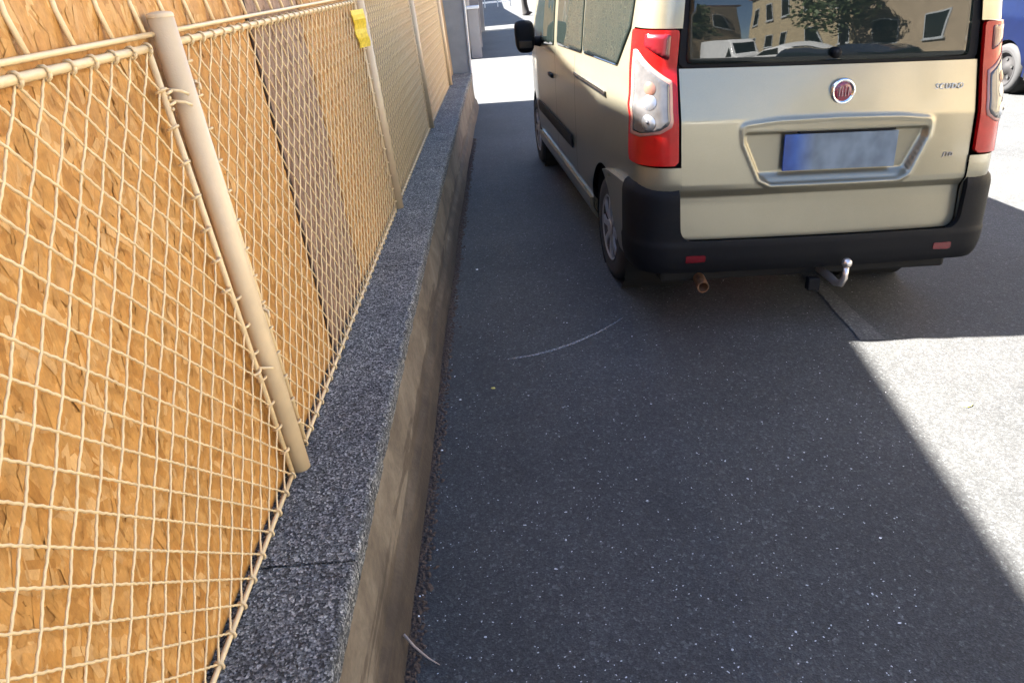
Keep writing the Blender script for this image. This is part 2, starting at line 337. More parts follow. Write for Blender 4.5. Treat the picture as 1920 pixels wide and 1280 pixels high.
def panel(ya_t, ya_b, yb_t, yb_b, parts, sides=5):
    fr = MB()
    def q(y, z): return (fx(y, z), y, z)
    fr.tube([q(ya_b, ZB - .010), q((ya_b + ya_t) / 2, (ZB + ZT) / 2), q(ya_t, ZT + .008)], .0080, 8)
    fr.tube([q(yb_b, ZB - .010), q((yb_b + yb_t) / 2, (ZB + ZT) / 2), q(yb_t, ZT + .008)], .0080, 8)
    fr.tube([q(y, ZB - .012) for y in np.linspace(ya_b, yb_b, 16)], .0065, 8)
    fr.tube([q(y, ZT + .008) for y in np.linspace(ya_t, yb_t, 16)], .0088, 8)
    f = fr.build('panel_frame', M['cream'], fence, True)
    def ya(z): return ya_b + (ya_t - ya_b) * (z - ZB) / (ZT - ZB)
    def yb(z): return yb_b + (yb_t - yb_b) * (z - ZB) / (ZT - ZB)
    NH = 29; allm = MB()
    k0 = int(math.floor((ya_b - 1.4 - 1.23) / (2 * HA))); k1 = int(math.ceil((yb_b + 1.4 - 1.23) / (2 * HA)))
    for sgn in (1, -1):
        for k in range(k0, k1):
            y0 = 1.23 + 2 * HA * k; i0 = 0; i1 = NH
            ok = [ya(ZT - HZ * i) - .012 <= y0 + sgn * HA * i <= yb(ZT - HZ * i) + .012 for i in range(NH + 1)]
            if sum(ok) < 2: continue
            i0 = ok.index(True); i1 = NH - ok[::-1].index(True)
            e0 = 'h' if i0 == 0 else ('l' if sgn > 0 else 'r'); e1 = 'h' if i1 == NH else ('r' if sgn > 0 else 'l')
            mb = crimp(y0 + sgn * HA * i0, ZT - HZ * i0, sgn, i1 - i0, i0 + (0 if sgn > 0 else 1), e0, e1, f, sides=sides)
            if parts: mb.build('wire', M['cream'], f, True)
            else: allm.add(mb.V, mb.F)
    if not parts: o = allm.build('wire', M['cream'], f, True); o['kind'] = 'stuff'
panel(-1.03, -1.03, 1.742, 1.786, True)
panel(1.915, 1.955, 4.50, 4.51, True)
panel(4.66, 4.66, 7.15, 7.15, False, 3)
panel(7.31, 7.31, 10.0, 10.0, False, 3)
for i, (yp, lean) in enumerate(((-1.10, 0), (1.832, .0), (4.585, 0), (7.232, 0), (10.15, 0))):
    mb = MB(); mb.tube([(fx(yp, .49) + .012, yp, .47), (fx(yp, 1.77) + .012, yp - lean, 1.768)], .0295, 20)
    o = mb.build('post', M['creampost'], fence, True)
    for p in o.data.polygons:
        if len(p.vertices) > 4: p.use_smooth = False
    mb = MB(); mb.lathe([(0, .0305), (.006, .030), (.010, .026), (.0125, .012), (.013, .0005)], 20, 2, (fx(yp, 1.77) + .012, yp - lean, 1.766)); mb.build('post_cap', M['creampost'], o, True)
# flat rail over the frames, one length per bay
for a, b in ((-1.07, 1.80), (1.865, 4.555), (4.615, 7.2), (7.262, 10.12)):
    mb = MB(); mb.tube([(fx(y, 1.74) - .004, y, 1.7335) for y in np.linspace(a, b, 12)], .0058, 8); mb.build('top_rail', M['cream'], fence, True)
yy = -.9
for k in range(29):
    y_ = 1.315 - .155 * 14 + .155 * k
    if abs(y_ - 1.83) < .05: continue
    mb = MB(); mb.tube([(fx(y_, 1.74) - .012, y_, 1.73), (fx(y_, 1.85) - .022, y_, 1.80), (fx(y_, 1.9) - .022, y_, 1.98)], [.0055, .0052, .0042], 6); mb.build('picket', M['cream'], fence, True)
# twisted tie wires round the first post
for z_, sg in ((1.60, -1), (1.575, -1), (1.60, 1), (.98, 1), (.86, -1)):
    yb_ = 1.745 if sg < 0 else 1.93
    x_ = fx(1.83, z_)
    P = [(x_ + .012 * math.cos(a), yb_ + (.010 + (.0 if a < 6 else .01)) * math.sin(a) - sg * .012 * a / 6, z_ + .002 * a) for a in np.linspace(0, 9, 22)]
    P += [(x_ + .03, yb_ - sg * .035, z_ + .01), (x_ + .036, yb_ - sg * .052, z_ + .0)]
    MB().tube(P, .004, 6).build('tie_wire', M['cream'], fence, True)
# yellow tape on second post
mb = MB(); xt = fx(4.54, 1.6)
V = []; F = []
for i in range(9):
    z_ = 1.475 + .195 * i / 8; w = .010 * math.sin(i * 1.7); yn = 4.25 + .10 * (1 - i / 8) + w; yf = 4.40 + .05 * (1 - i / 8) + w
    for yy_, xo in ((yn, .010), (yf, .052)): V += [(xt + xo + .004 * math.sin(i * 1.3), yy_, z_), (xt + xo + .004 + .004 * math.sin(i * 1.3), yy_, z_)]
for i in range(8):
    a = i * 4; b = a + 4; F += [(a, a + 2, b + 2, b), (a + 1, b + 1, b + 3, a + 3), (a, b, b + 1, a + 1), (a + 2, a + 3, b + 3, b + 2)]
F += [(0, 1, 3, 2), (32, 34, 35, 33)]
tag(link('warning_tape', mesh('warning_tape', V, F), M['yellow']), 'short yellow strip of tape hanging beside the second fence post', 'tape')

# ------------------------------------------------------------------ van
VAN_Y, VAN_ROT = 3.5098, .0796
van = empty('parked_van', (1.5624, 3.5098, 0), (0, 0, VAN_ROT))
van.rotation_mode = 'QUATERNION'
van.rotation_quaternion = Matrix.Rotation(VAN_ROT, 3, 'Z').to_quaternion()
tag(van, 'champagne coloured passenger van parked half on the pavement, seen from behind', 'van')
def sdpoly(P, r=0.):
    P = np.array(P, float)
    if np.sum(P[:, 0] * np.roll(P[:, 1], -1) - np.roll(P[:, 0], -1) * P[:, 1]) < 0: P = P[::-1]
    c_ = P.mean(0); Q = P
    if r:   # shrink by r, then grow back: rounded corners
        Q = []
        n = len(P)
        for i in range(n):
            p0, p1, p2 = P[i - 1], P[i], P[(i + 1) % n]
            a = p1 - p0; b = p2 - p1; na = np.array([-a[1], a[0]]) / np.linalg.norm(a); nb = np.array([-b[1], b[0]]) / np.linalg.norm(b)
            A = np.array([na, nb]); rhs = np.array([na @ p1 + r, nb @ p1 + r]); Q.append(np.linalg.solve(A, rhs) if abs(np.linalg.det(A)) > 1e-3 else p1 + na * r)
        Q = np.array(Q)
    A = [tuple(q) for q in Q]; E = list(zip(A, A[1:] + A[:1]))
    def f(x, y):
        d = 1e9; inside = True
        for (ax, ay), (bx, by) in E:
            ex, ey = bx - ax, by - ay; wx, wy = x - ax, y - ay
            h = max(0, min(1, (wx * ex + wy * ey) / (ex * ex + ey * ey))); dx, dy = wx - ex * h, wy - ey * h
            d = min(d, dx * dx + dy * dy)
            if ex * wy - ey * wx < 0: inside = False
        d = math.sqrt(d); return (-d if inside else d) - r
    return f
def grid(name, us, vs, fmap, sd=None, mat=None, parent=van, flip=False, thick=0, smooth=True, cap=0):
    """surface patch fmap(u,v) cut to sd(u,v)<0, its edge snapped onto the outline"""
    nu, nv = len(us), len(vs); V = []; UVv = []; val = []
    for j, v_ in enumerate(vs):
        for i, u_ in enumerate(us):
            u, v = u_, v_
            if sd:
                hu = (us[min(i + 1, nu - 1)] - us[max(i - 1, 0)]) / 2; hv = (vs[min(j + 1, nv - 1)] - vs[max(j - 1, 0)]) / 2; h = .78 * max(hu, hv)
                d = sd(u, v)
                if abs(d) < h:
                    for _ in range(3):
                        e = 1e-4; d = sd(u, v); gx = (sd(u + e, v) - d) / e; gy = (sd(u, v + e) - d) / e; g2 = gx * gx + gy * gy
                        if g2 > .05: u -= d * gx / g2; v -= d * gy / g2
            UVv.append((u, v))
            if sd: val.append(sd(u, v))
    V = [fmap(u, v) for u, v in UVv]; F = []
    for j in range(nv - 1):
        for i in range(nu - 1):
            q = (j * nu + i, j * nu + i + 1, (j + 1) * nu + i + 1, (j + 1) * nu + i)
            if sd:
                if max(val[k] for k in q) > .0025: continue
                Q = [UVv[k] for k in q]; ar = abs(sum(Q[k][0] * Q[(k + 1) % 4][1] - Q[(k + 1) % 4][0] * Q[k][1] for k in range(4))) / 2
                if ar < .10 * (us[i + 1] - us[i]) * (vs[j + 1] - vs[j]): continue
                cu = sum(UVv[k][0] for k in q) / 4; cv = sum(UVv[k][1] for k in q) / 4
                if sd(cu, cv) > 1e-4: continue
            F.append(q[::-1] if flip else q)
    used = sorted({k for f in F for k in f}); mp = {k: i for i, k in enumerate(used)}
    me = mesh(name, [V[k] for k in used], [tuple(mp[k] for k in f) for f in F]); o = link(name, me, mat, parent, smooth)
    if thick:
        md = o.modifiers.new('thickness', 'SOLIDIFY'); md.thickness = thick; md.offset = -1; md.use_even_offset = False
        if abs(thick) > .004:
            es = o.modifiers.new('edges', 'EDGE_SPLIT'); es.split_angle = math.radians(50)
    return o
def lin(a, b, h): return list(np.linspace(a, b, max(2, int(round((b - a) / h)) + 1)))
YA_R, YA_F = .89, 4.11; RW = .325
def zt(y):
    return float(np.interp(y, [-1, .1, 1.5, 3.1, 3.4, 3.75, 4.2, 4.35, 4.8, 4.95, 5.02], [1.93, 1.93, 1.95, 1.94, 1.86, 1.62, 1.22, 1.13, 1.0, .9, .72]))
def Wf(y, z):
    w = .927
    if z > .9: w -= .052 * ((z - .9) / .7) ** 1.8
    if z < .55: w -= .04 * ((.55 - z) / .25) ** 2
    w += .006 * math.exp(-((z - 1.16) / .03) ** 2)           # shoulder crease
    if y > 3.6: w *= 1 - .16 * ((y - 3.6) / 1.4) ** 2
    return w
def gw(z): return .735 if z < 1.335 else .735 - .10 * (z - 1.335)
def Yr(z):
    if z > 1.335: return .075 + .03 * (z - 1.335) + .14 * (z - 1.335) ** 2
    return float(np.interp(z, [.3, .52, .70, .735, .775, .80, 1.1, 1.335], [.03, .022, .034, .034, .004, 0, .02, .075]))
RY = .20; SC_L = .27
def contour(s, z, off=0.):
    """plan outline of the rear corner and side: s=0 at the tailgate edge; returns x (positive), y, pushed out by off"""
    def c_(s):
        W = Wf(.3, z); g = gw(z)
        if s < 0: return g + s, Yr(z) - s * 0
        if s < SC_L:
            th = (1 - s / SC_L) * PI / 2; return g + (W - g) * math.cos(th) ** .75, Yr(z) + RY * (1 - math.sin(th) ** .75)
        y = Yr(z) + RY + (s - SC_L); return Wf(y, z), y
    x, y = c_(s)
    if off:
        x1, y1 = c_(s + 1e-3); x0, y0 = c_(s - 1e-3); tx, ty = x1 - x0, y1 - y0; L = math.hypot(tx, ty) + 1e-12; x += ty / L * off; y -= tx / L * off
    return x, y
def side_xyz(sg, off=0.):
    def f(s, z):
        x, y = contour(s, z, off); return (sg * x, y, z)
    return f
# --- shell: sides with roof, hood and nose
def shell_map(sg):
    def f(s, v):
        y0 = Yr(min(1.9, .3 + v * 1.6)) + RY + (s - SC_L) if s > SC_L else .1
        T = zt(y0); sh = T - (.17 if y0 < 3 else .17 - .09 * min(1, (y0 - 3) / 1.2))
        if v <= .8:
            z = .31 + (sh - .31) * v / .8; x, y = contour(s, z); return (sg * x, y, z)
        ph = (v - .8) / .2 * PI / 2; x, y = contour(s, sh)
        return (sg * x * math.cos(ph) ** .55 if ph < PI / 2 - 1e-6 else 0., y + .06 * math.sin(ph) * (s < .3), sh + (T - sh) * math.sin(ph) ** .55)
    return f
ARCH = .385
WIN = {'a': sdpoly([(.56, 1.305), (.34, 1.50), (.30, 1.73), (1.47, 1.75), (1.47, 1.285)], .03), 'b': sdpoly([(1.52, 1.28), (1.52, 1.75), (2.50, 1.75), (2.50, 1.255)], .03),
       'c': sdpoly([(2.66, 1.24), (2.66, 1.74), (3.36, 1.72), (3.95, 1.20), (3.6, 1.19)], .03)}
for sg in (-1, 1):
    fm = shell_map(sg)
    def sd(s, v, fm=fm):
        p = fm(s, v); y, z = p[1], p[2]
        d = -min(math.hypot(y - YA_R, z - .33) - ARCH, math.hypot(y - YA_F, z - .33) - ARCH)
        if s < .30 and v < .8:      # opening for the lamp
            d = max(d, min(.29 - s, min(z - .89, 1.505 - z)))
        if v < .5: d = max(d, min(.30 - s, .52 - z))
        return d
    ss = lin(0, SC_L, .03) + lin(SC_L + .03, 4.85, .032)
    o = grid('body_shell', ss, lin(0, .8, .02) + lin(.81, 1, .015), fm, sd, M['paint'], flip=(sg < 0), thick=0)
    o.name = 'body_side'
    if sg > 0: pass
    s_xyz = side_xyz(sg, .007)
    for k, w in WIN.items():
        y0, y1 = {'a': (.2, 1.6), 'b': (1.45, 2.6), 'c': (2.55, 4.05)}[k]
        def smap(y, z, s_xyz=s_xyz): return s_xyz(y - Yr(z) - RY + SC_L, z)
        grid('side_window', lin(y0, y1, .025), lin(1.15, 1.8, .02), smap, w, M['glass'], flip=(sg < 0), thick=.004)
    # black backing strip joining the two rear windows
    # sliding rail, cladding, sill
    def smo(off): 
        g = side_xyz(sg, off); return lambda y, z: g(y - Yr(z) - RY + SC_L, z)
    grid('sliding_rail', lin(.78, 1.74, .03), lin(1.108, 1.146, .0095), lambda y, z: smo(.002 + .012 * max(0, 1 - ((z - 1.13) / .018) ** 2))(y, z), None, M['gloss'], flip=(sg < 0), thick=.006)
    grid('sliding_rail_trim', lin(.79, 1.73, .03), [1.139, 1.143, 1.147], smo(.013), None, M['chrome'], flip=(sg < 0), thick=.006)
    grid('side_moulding', lin(1.86, 3.62, .03), lin(.60, .70, .02), lambda y, z: smo(.004 + .016 * max(0, 1 - ((z - .65) / .055) ** 4))(y, z), sdpoly([(1.87, .605), (1.90, .695), (3.6, .695), (3.6, .605)], .012), M['black'], flip=(sg < 0), thick=.008)
    grid('sill', lin(1.30, 3.70, .05), lin(.25, .40, .02), lambda y, z: smo(.012 + .022 * math.sin(PI * (z - .24) / .18))(y, z), None, M['paint'], flip=(sg < 0), thick=.02)
    for y_, z0, z1 in ((1.76, .42, 1.25), (2.60, .42, 1.25), (2.58, 1.25, 1.78), (3.66, .75, 1.17)):
        grid('door_gap', [y_ - .0035, y_ + .0035], lin(z0, z1, .05), smo(.0015), None, M['seam'], flip=(sg < 0))
    mbh = MB(); gx = Wf(2.7, 1.0); mbh.box((sg * (gx + .004) - .014, 2.72, .985), (sg * (gx + .004) + .014, 2.90, 1.015), .006); mbh.build('door_handle', M['black'], van, True)
    # bumper side, in body colour, proud of the side
    bs = sdpoly([(.20, .775), (1.12, .665), (1.03, .62), (.78, .50), (.70, .36), (.20, .30)] if False else [(.25, .768), (.62, .745), (1.0, .675), (1.16, .655), (1.16, .30), (.25, .30)], .01)
    def sdb(y, z, bs=bs): return max(bs(y, z), ARCH + .008 - math.hypot(y - YA_R, z - .33), y - .84, .33 - z)
    o = grid('bumper_side', lin(.21, 1.2, .02), lin(.28, .80, .018), lambda y, z: smo(.030 if z < .745 else .030)(y, z), sdb, M['paint'], flip=(sg < 0), thick=.032)
    # wheel well
    for yw in (YA_R, YA_F):
        mb = MB(); mb.lathe([(sg * .50 if w == 0 else sg * .885, ARCH + .015) for w in (0, 1)], 28, 0, (0, yw, .33)); mb.lathe([(sg * .50, .001), (sg * .50, ARCH + .015)], 28, 0, (0, yw, .33)); mb.build('wheel_housing', M['dark'], van)
    # tail lamp
    lamp = grid('tail_lamp', lin(.004, .285, .0135), lin(.90, 1.50, .02), side_xyz(sg, .010), sdpoly([(.006, .903), (.30, .895), (.275, 1.497), (.006, 1.500)], .012), M['red'], flip=(sg < 0), thick=.02)
    lm = side_xyz(sg, .0125); lp = [(.022, 1.105), (.022, 1.285), (.215, 1.415), (.245, 1.41), (.262, 1.03), (.18, 1.03), (.07, 1.052), (.028, 1.08)]
    grid('lens_border', lin(.0, .285, .009), lin(.97, 1.45, .010), lm, sdpoly(lp, .006), M['pink'], lamp, flip=(sg < 0), thick=.002)
    lp2 = [(.034, 1.11), (.034, 1.272), (.20, 1.385), (.222, 1.37), (.236, 1.052), (.17, 1.048), (.075, 1.066), (.040, 1.09)]
    grid('clear_lens', lin(.0, .285, .009), lin(.97, 1.45, .010), side_xyz(sg, .015), sdpoly(lp2, .006), M['clear'], lamp, flip=(sg < 0), thick=.002)
    grid('dark_lens', lin(.03, .175, .012), lin(1.36, 1.485, .012), side_xyz(sg, .0115), sdpoly([(.035, 1.37), (.165, 1.43), (.165, 1.482), (.035, 1.482)], .008), M['maroon'], lamp, flip=(sg < 0), thick=.002)
    def disc(s0, z0, r, mat, nm, dome):
        f = side_xyz(sg, 0); o_ = []
        def mp_(a, q):
            s = s0 + q * r * math.cos(a); z = z0 + q * r * math.sin(a)
            x, y = contour(s, z, .016 + dome * (1 - q * q)); return (sg * x, y, z)
        grid(nm, list(np.linspace(0, 2 * PI, 25)), list(np.linspace(.02, 1, 7)), mp_, None, mat, lamp, flip=(sg > 0))
    disc(.13, 1.10, .036, M['blub'], 'reversing_lamp', .006); disc(.13, 1.103, .012, M['clear'], 'lamp_bulb', .012); disc(.12, 1.19, .034, M['blub'], 'fog_lamp', .005); disc(.12, 1.25, .030, M['amber'], 'indicator_bulb', .006)
    # wheels
for sg in (-1, 1):
    for yw in (YA_R, YA_F):
        cx = sg * .80
        w = empty('wheel', (cx, yw, RW)); w.parent = van
        R_ = RW; mb = MB(); mb.lathe([(-.095, .21), (-.102, .25), (-.098, .295), (-.080, .318), (-.05, R_), (.05, R_), (.080, .318), (.098, .295), (.102, .25), (.095, .21)], 48, 0); mb.build('tyre', M['rubber'], w, True)
        mb = MB()
        mb.lathe([(sg * .094, .212), (sg * .100, .205), (sg * .088, .196), (sg * .060, .190), (sg * .050, .06), (sg * .082, .05), (sg * .086, .001)], 40, 0); mb.lathe([(-sg * .06, .19), (sg * .09, .2)], 40, 0)
        mb.build('rim', M['steel'], w, True)
        mb = MB()
        for k in range(8):
            a = 2 * PI * k / 8; c1, s1 = math.cos(a), math.sin(a); V = []
            for r, hw, xo in ((.05, .020, .088), (.12, .017, .096), (.195, .028, .092)):
                for e in (-1, 1): V += [(sg * xo, r * c1 - e * hw * s1, r * s1 + e * hw * c1), (sg * (xo - .012), r * c1 - e * hw * s1, r * s1 + e * hw * c1)]
            F = []
            for i in range(2):
                b_ = i * 4; F += [(b_, b_ + 2, b_ + 6, b_ + 4), (b_ + 1, b_ + 5, b_ + 7, b_ + 3), (b_, b_ + 4, b_ + 5, b_ + 1), (b_ + 2, b_ + 3, b_ + 7, b_ + 6)]
            mb.add(V, F)
        mb.lathe([(sg * .092, .055), (sg * .100, .045), (sg * .102, .001)], 24, 0); mb.lathe([(sg * .092, .188), (sg * .099, .200), (sg * .090, .210)], 40, 0)
        mb.build('hub_cap', M['rim'], w, False)
# --- tailgate
CX = .035
rec = sdpoly([(CX - .475, 1.075), (CX - .30, 1.092), (CX, 1.098), (CX + .30, 1.092), (CX + .475, 1.075), (CX + .465, .99), (CX + .385, .815), (CX + .33, .785), (CX - .33, .785), (CX - .385, .815), (CX - .465, .99)], .02)
def sst(x): x = max(0., min(1., x)); return x * x * (3 - 2 * x)
def gate_y(x, z):
    y = Yr(z) + .022 * (x / .735) ** 2 - .012
    d = rec(x, z)
    if d < .02:
        y -= .009 * math.exp(-((d) / .010) ** 2)
        top = 1.090
        if d < 0:
            # eyebrow over the recess, then the flat, then a ledge at the foot
            inner = sst((-d - .004) / .016)
            base = Yr(1.0) + .030
            if z > 1.045: target = y - .004
            elif z > 1.028: target = y - .004 + (base - y + .004) * sst((1.045 - z) / .017)
            elif z > .845: target = base
            else: target = base - (.028) * sst((.845 - z) / .04)
            y = y + (target - y) * inner
    return y
gate_sd = sdpoly([(-.730, .518), (.730, .518), (.733, 1.332), (-.733, 1.332)], .05)
gsd = lambda x, z: max(sdpoly_low(x, z), z - 1.3325)
_low = sdpoly([(-.731, .518), (.731, .518), (.733, 1.5), (-.733, 1.5)], .055)
sdpoly_low = _low
tg = grid('tailgate', lin(-.745, .745, .0105), lin(.505, .71, .012) + lin(.718, .82, .006) + lin(.828, 1.12, .008) + lin(1.135, 1.335, .016), lambda x, z: (x, gate_y(x, z), z), gsd, M['paint'], thick=-.0)
mb = MB(); mb.box((-.75, .055, .5), (.75, .075, 1.9)); # dark jamb behind the gate gaps
V = [(sx * gw(z_) * 1.02, Yr(z_) + .05, z_) for z_ in (.50, 1.335, 1.86) for sx in (-1, 1)]
link('gate_jamb', mesh('gate_jamb', V, [(0, 1, 3, 2), (2, 3, 5, 4)]), M['seam'], van)
# rear glass with black surround
gl = lambda off: (lambda x, z: (x, Yr(z) + .030 * (x / .735) ** 2 - off, z))
surround = grid('window_surround', lin(-.74, .74, .03), lin(1.335, 1.87, .02), gl(.012), sdpoly([(-.733, 1.3365), (.733, 1.3365), (.695, 1.845), (-.695, 1.845)], .02), M['black'], thick=.006)
grid('rear_window', lin(-.73, .73, .02), lin(1.336, 1.83, .02), gl(.0165), sdpoly([(-.700, 1.350), (.685, 1.350), (.655, 1.80), (-.67, 1.80)], .02), M['glass'], thick=.003)
V = [(-.68, .17, 1.845), (.68, .17, 1.845), (.66, .20, 1.90), (-.66, .20, 1.90)]
link('roof_spoiler', mesh('roof_spoiler', V, [(0, 1, 2, 3)]), M['paint'], van)
mb = MB(); mb.sphere((0, .048, 1.385), .026, 8); mb.build('wiper_hub', M['black'], van, True)
# emblem
ex, ez = .045, 1.215
ey = gate_y(ex, ez)
em = MB(); em.lathe([(.0, .060), (-.012, .060), (-.018, .054), (-.016, .047), (-.010, .045), (-.009, .0005)], 36, 1, (ex, ey, ez)); e1 = em.build('emblem', M['chrome'], van, True)
em = MB(); em.lathe([(-.0095, .0445), (-.0135, .038), (-.016, .02), (-.0165, .0005)], 32, 1, (ex, ey, ez)); em.build('emblem_disc', M['badge'], e1, True)
em = MB()
for k, (px_, hh) in enumerate(((-.022, .026), (-.0075, .028), (.0075, .028), (.022, .026))): em.box((ex + px_ - .0022, ey - .0185, ez - hh * .8), (ex + px_ + .0022, ey - .0150, ez + hh * .8))
em.build('emblem_bars', simple('dim_chrome', (.30, .20, .22), .3, .8), e1)
def text(body, x, z, size, mat, nm, y, shear=0., ext=.0025):
    cu = bpy.data.curves.new(nm, 'FONT'); cu.body = body; cu.size = size; cu.extrude = ext; cu.align_x = 'CENTER'; cu.align_y = 'CENTER'; cu.shear = shear; cu.space_character = 1.25
    tmp = bpy.data.objects.new('tmp', cu); COL.objects.link(tmp); dg = bpy.context.evaluated_depsgraph_get(); me = bpy.data.meshes.new_from_object(tmp.evaluated_get(dg)); bpy.data.objects.remove(tmp)
    me.materials.clear(); me.materials.append(mat); o = bpy.data.objects.new(nm, me); COL.objects.link(o); o.parent = van; o.location = (x, y, z); o.rotation_euler = (PI / 2, 0, 0); return o
text('SCUDO', .585, 1.218, .036, simple('bright_lettering', (.62, .62, .60), .3, .2), 'model_lettering', gate_y(.585, 1.218) - .004, .2)
text('JTD', .615, .900, .028, simple('dull_badge', (.40, .37, .36), .35, .6), 'engine_lettering', gate_y(.615, .9) - .003, .25)
# plate
pl = MB(); pl.box((-.288, -.004, -.088), (.288, .004, .088), .0025); o = pl.build('number_plate', M['plate'], van); o.location = (.062, Yr(1.0) + .008, .938)
mb = MB(); mb.box((-.16, Yr(1.0) - .002, 1.029), (.33, Yr(1.0) + .03, 1.047), .004); mb.build('plate_lamp_housing', M['black'], van)
# --- rear bumper
def bpt(q, off, z):
    a = abs(q); sgn = -1 if q < 0 else 1; g = .735
    if a < g: return (q, .018 + .020 * (q / .735) ** 2 - .010 - off, z)
    x, y = contour(a - g, .6, 0); x, y = contour(a - g, .6, off); return (sgn * x, y - .012 * 0, z)
def boff(z, a):
    return float(np.interp(z, [.33, .355, .42, .50, .515, .60, .74, .78, .80], [.0, .026, .042, .046, .040, .040, .038, .028, .005]))
bq = .735 + .305
bsd0 = sdpoly([(-bq, .345), (bq, .345), (bq, .80), (-bq, .80)], .0); hole = sdpoly([(-.735, .522), (.735, .522), (.742, 1.2), (-.742, 1.2)], .06)
bump_o = grid('rear_bumper', lin(-bq, bq, .022), lin(.335, .50, .018) + lin(.512, .80, .016), lambda q, z: bpt(q, boff(z, abs(q)), z), lambda q, z: max(bsd0(q, z), -hole(q, z)), M['black'], thick=.030)
for sg in (-1, 1):
    rf_sd = sdpoly([(sg * .61, .412), (sg * .71, .408), (sg * .71, .448), (sg * .61, .448)], .006)
    grid('reflector', lin(.60 if sg > 0 else -.72, .72 if sg > 0 else -.60, .01), lin(.40, .455, .008), lambda q, z: bpt(q, boff(z, 0) + .004, z), rf_sd, M['maroon'], thick=.006)
# corner pieces under lamps, body coloured, are the shell itself. Underbody, exhaust, tow bar
mb = MB(); mb.box((-.62, .45, .17), (.62, .95, .30), .05); mb.box((-.80, .12, .25), (.80, 4.7, .34), .02); mb.box((-.45, .3, .20), (-.1, 1.0, .30), .03); mb.box((-.7, YA_R - .04, .24), (.7, YA_R + .04, .32), .02); mb.build('underbody', M['dark'], van)
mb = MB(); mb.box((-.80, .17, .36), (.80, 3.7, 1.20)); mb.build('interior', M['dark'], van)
mb = MB(); mb.tube([(-.585, .30, .285), (-.59, .10, .265), (-.595, .03, .25)], .031, 18, False); mb.tube([(-.585, .30, .285), (-.59, .10, .265), (-.595, .034, .25)], .027, 18, False); mb.lathe([(0, .0265), (.001, .031)], 18, 1, (-.595, .03, .25)); mb.build('tailpipe', M['rust'], van, True)
tb = MB(); tb.tube([(.075, .25, .29), (.085, .02, .275), (.09, -.04, .265), (.095, -.085, .275), (.10, -.105, .315), (.10, -.108, .375)], [.022, .022, .020, .018, .016, .013], 14); o = tb.build('tow_bar', M['ball'], van, True)
tb = MB(); tb.sphere((.10, -.108, .398), .0255, 10); tb.build('tow_ball', M['ball'], o, True)
tb = MB(); tb.box((-.045, -.02, .215), (.02, .02, .285), .006); tb.build('tow_socket', M['black'], o)
# windscreen
def ws(x, y): return (x, y, zt(y) + .012 - .03 * (x / .8) ** 2)
grid('windscreen', lin(-.72, .72, .05), lin(3.22, 4.28, .04), ws, None, M['glass'])
# mirrors
for sg in (-1, 1):
    mb = MB(); V = []; pw = lambda t_: math.copysign(abs(t_) ** .55, t_)
    for i in range(13):
        th = -PI / 2 + PI * i / 12
        for k in range(24):
            ph = 2 * PI * k / 24; V.append((sg * 1.06 + .084 * pw(math.cos(th)) * pw(math.cos(ph)) * (1 + .1 * math.sin(th)), 3.36 + .062 * pw(math.cos(th)) * pw(math.sin(ph)), 1.255 + .132 * pw(math.sin(th))))
    mb.add(V, [(i * 24 + k, i * 24 + (k + 1) % 24, (i + 1) * 24 + (k + 1) % 24, (i + 1) * 24 + k) for i in range(12) for k in range(24)])
    o = mb.build('side_mirror', M['black'], van, True)
    mb = MB(); mb.box((sg * 1.06 - .055, 3.292, 1.165), (sg * 1.06 + .055, 3.300, 1.225), .002); mb.build('mirror_glass', M['gloss'], o)
    mb = MB(); mb.tube([(sg * .99, 3.38, 1.22), (sg * .86, 3.46, 1.20)], [.035, .05], 10); mb.build('mirror_arm', M['black'], o, True)

# the van leans with the slope it stands on, its body hanging upright on the springs
def lean(o, M0):
    for c in o.children:
        Mc = M0 @ c.matrix_basis
        if c.type == 'EMPTY': c.location.z += S * (c.location.x + .9); continue
        inv = Mc.inverted()
        for v_ in c.data.vertices:
            p = Mc @ v_.co; p.z += S * (p.x + .9); v_.co = inv @ p
        lean(c, Mc)
lean(van, Matrix())

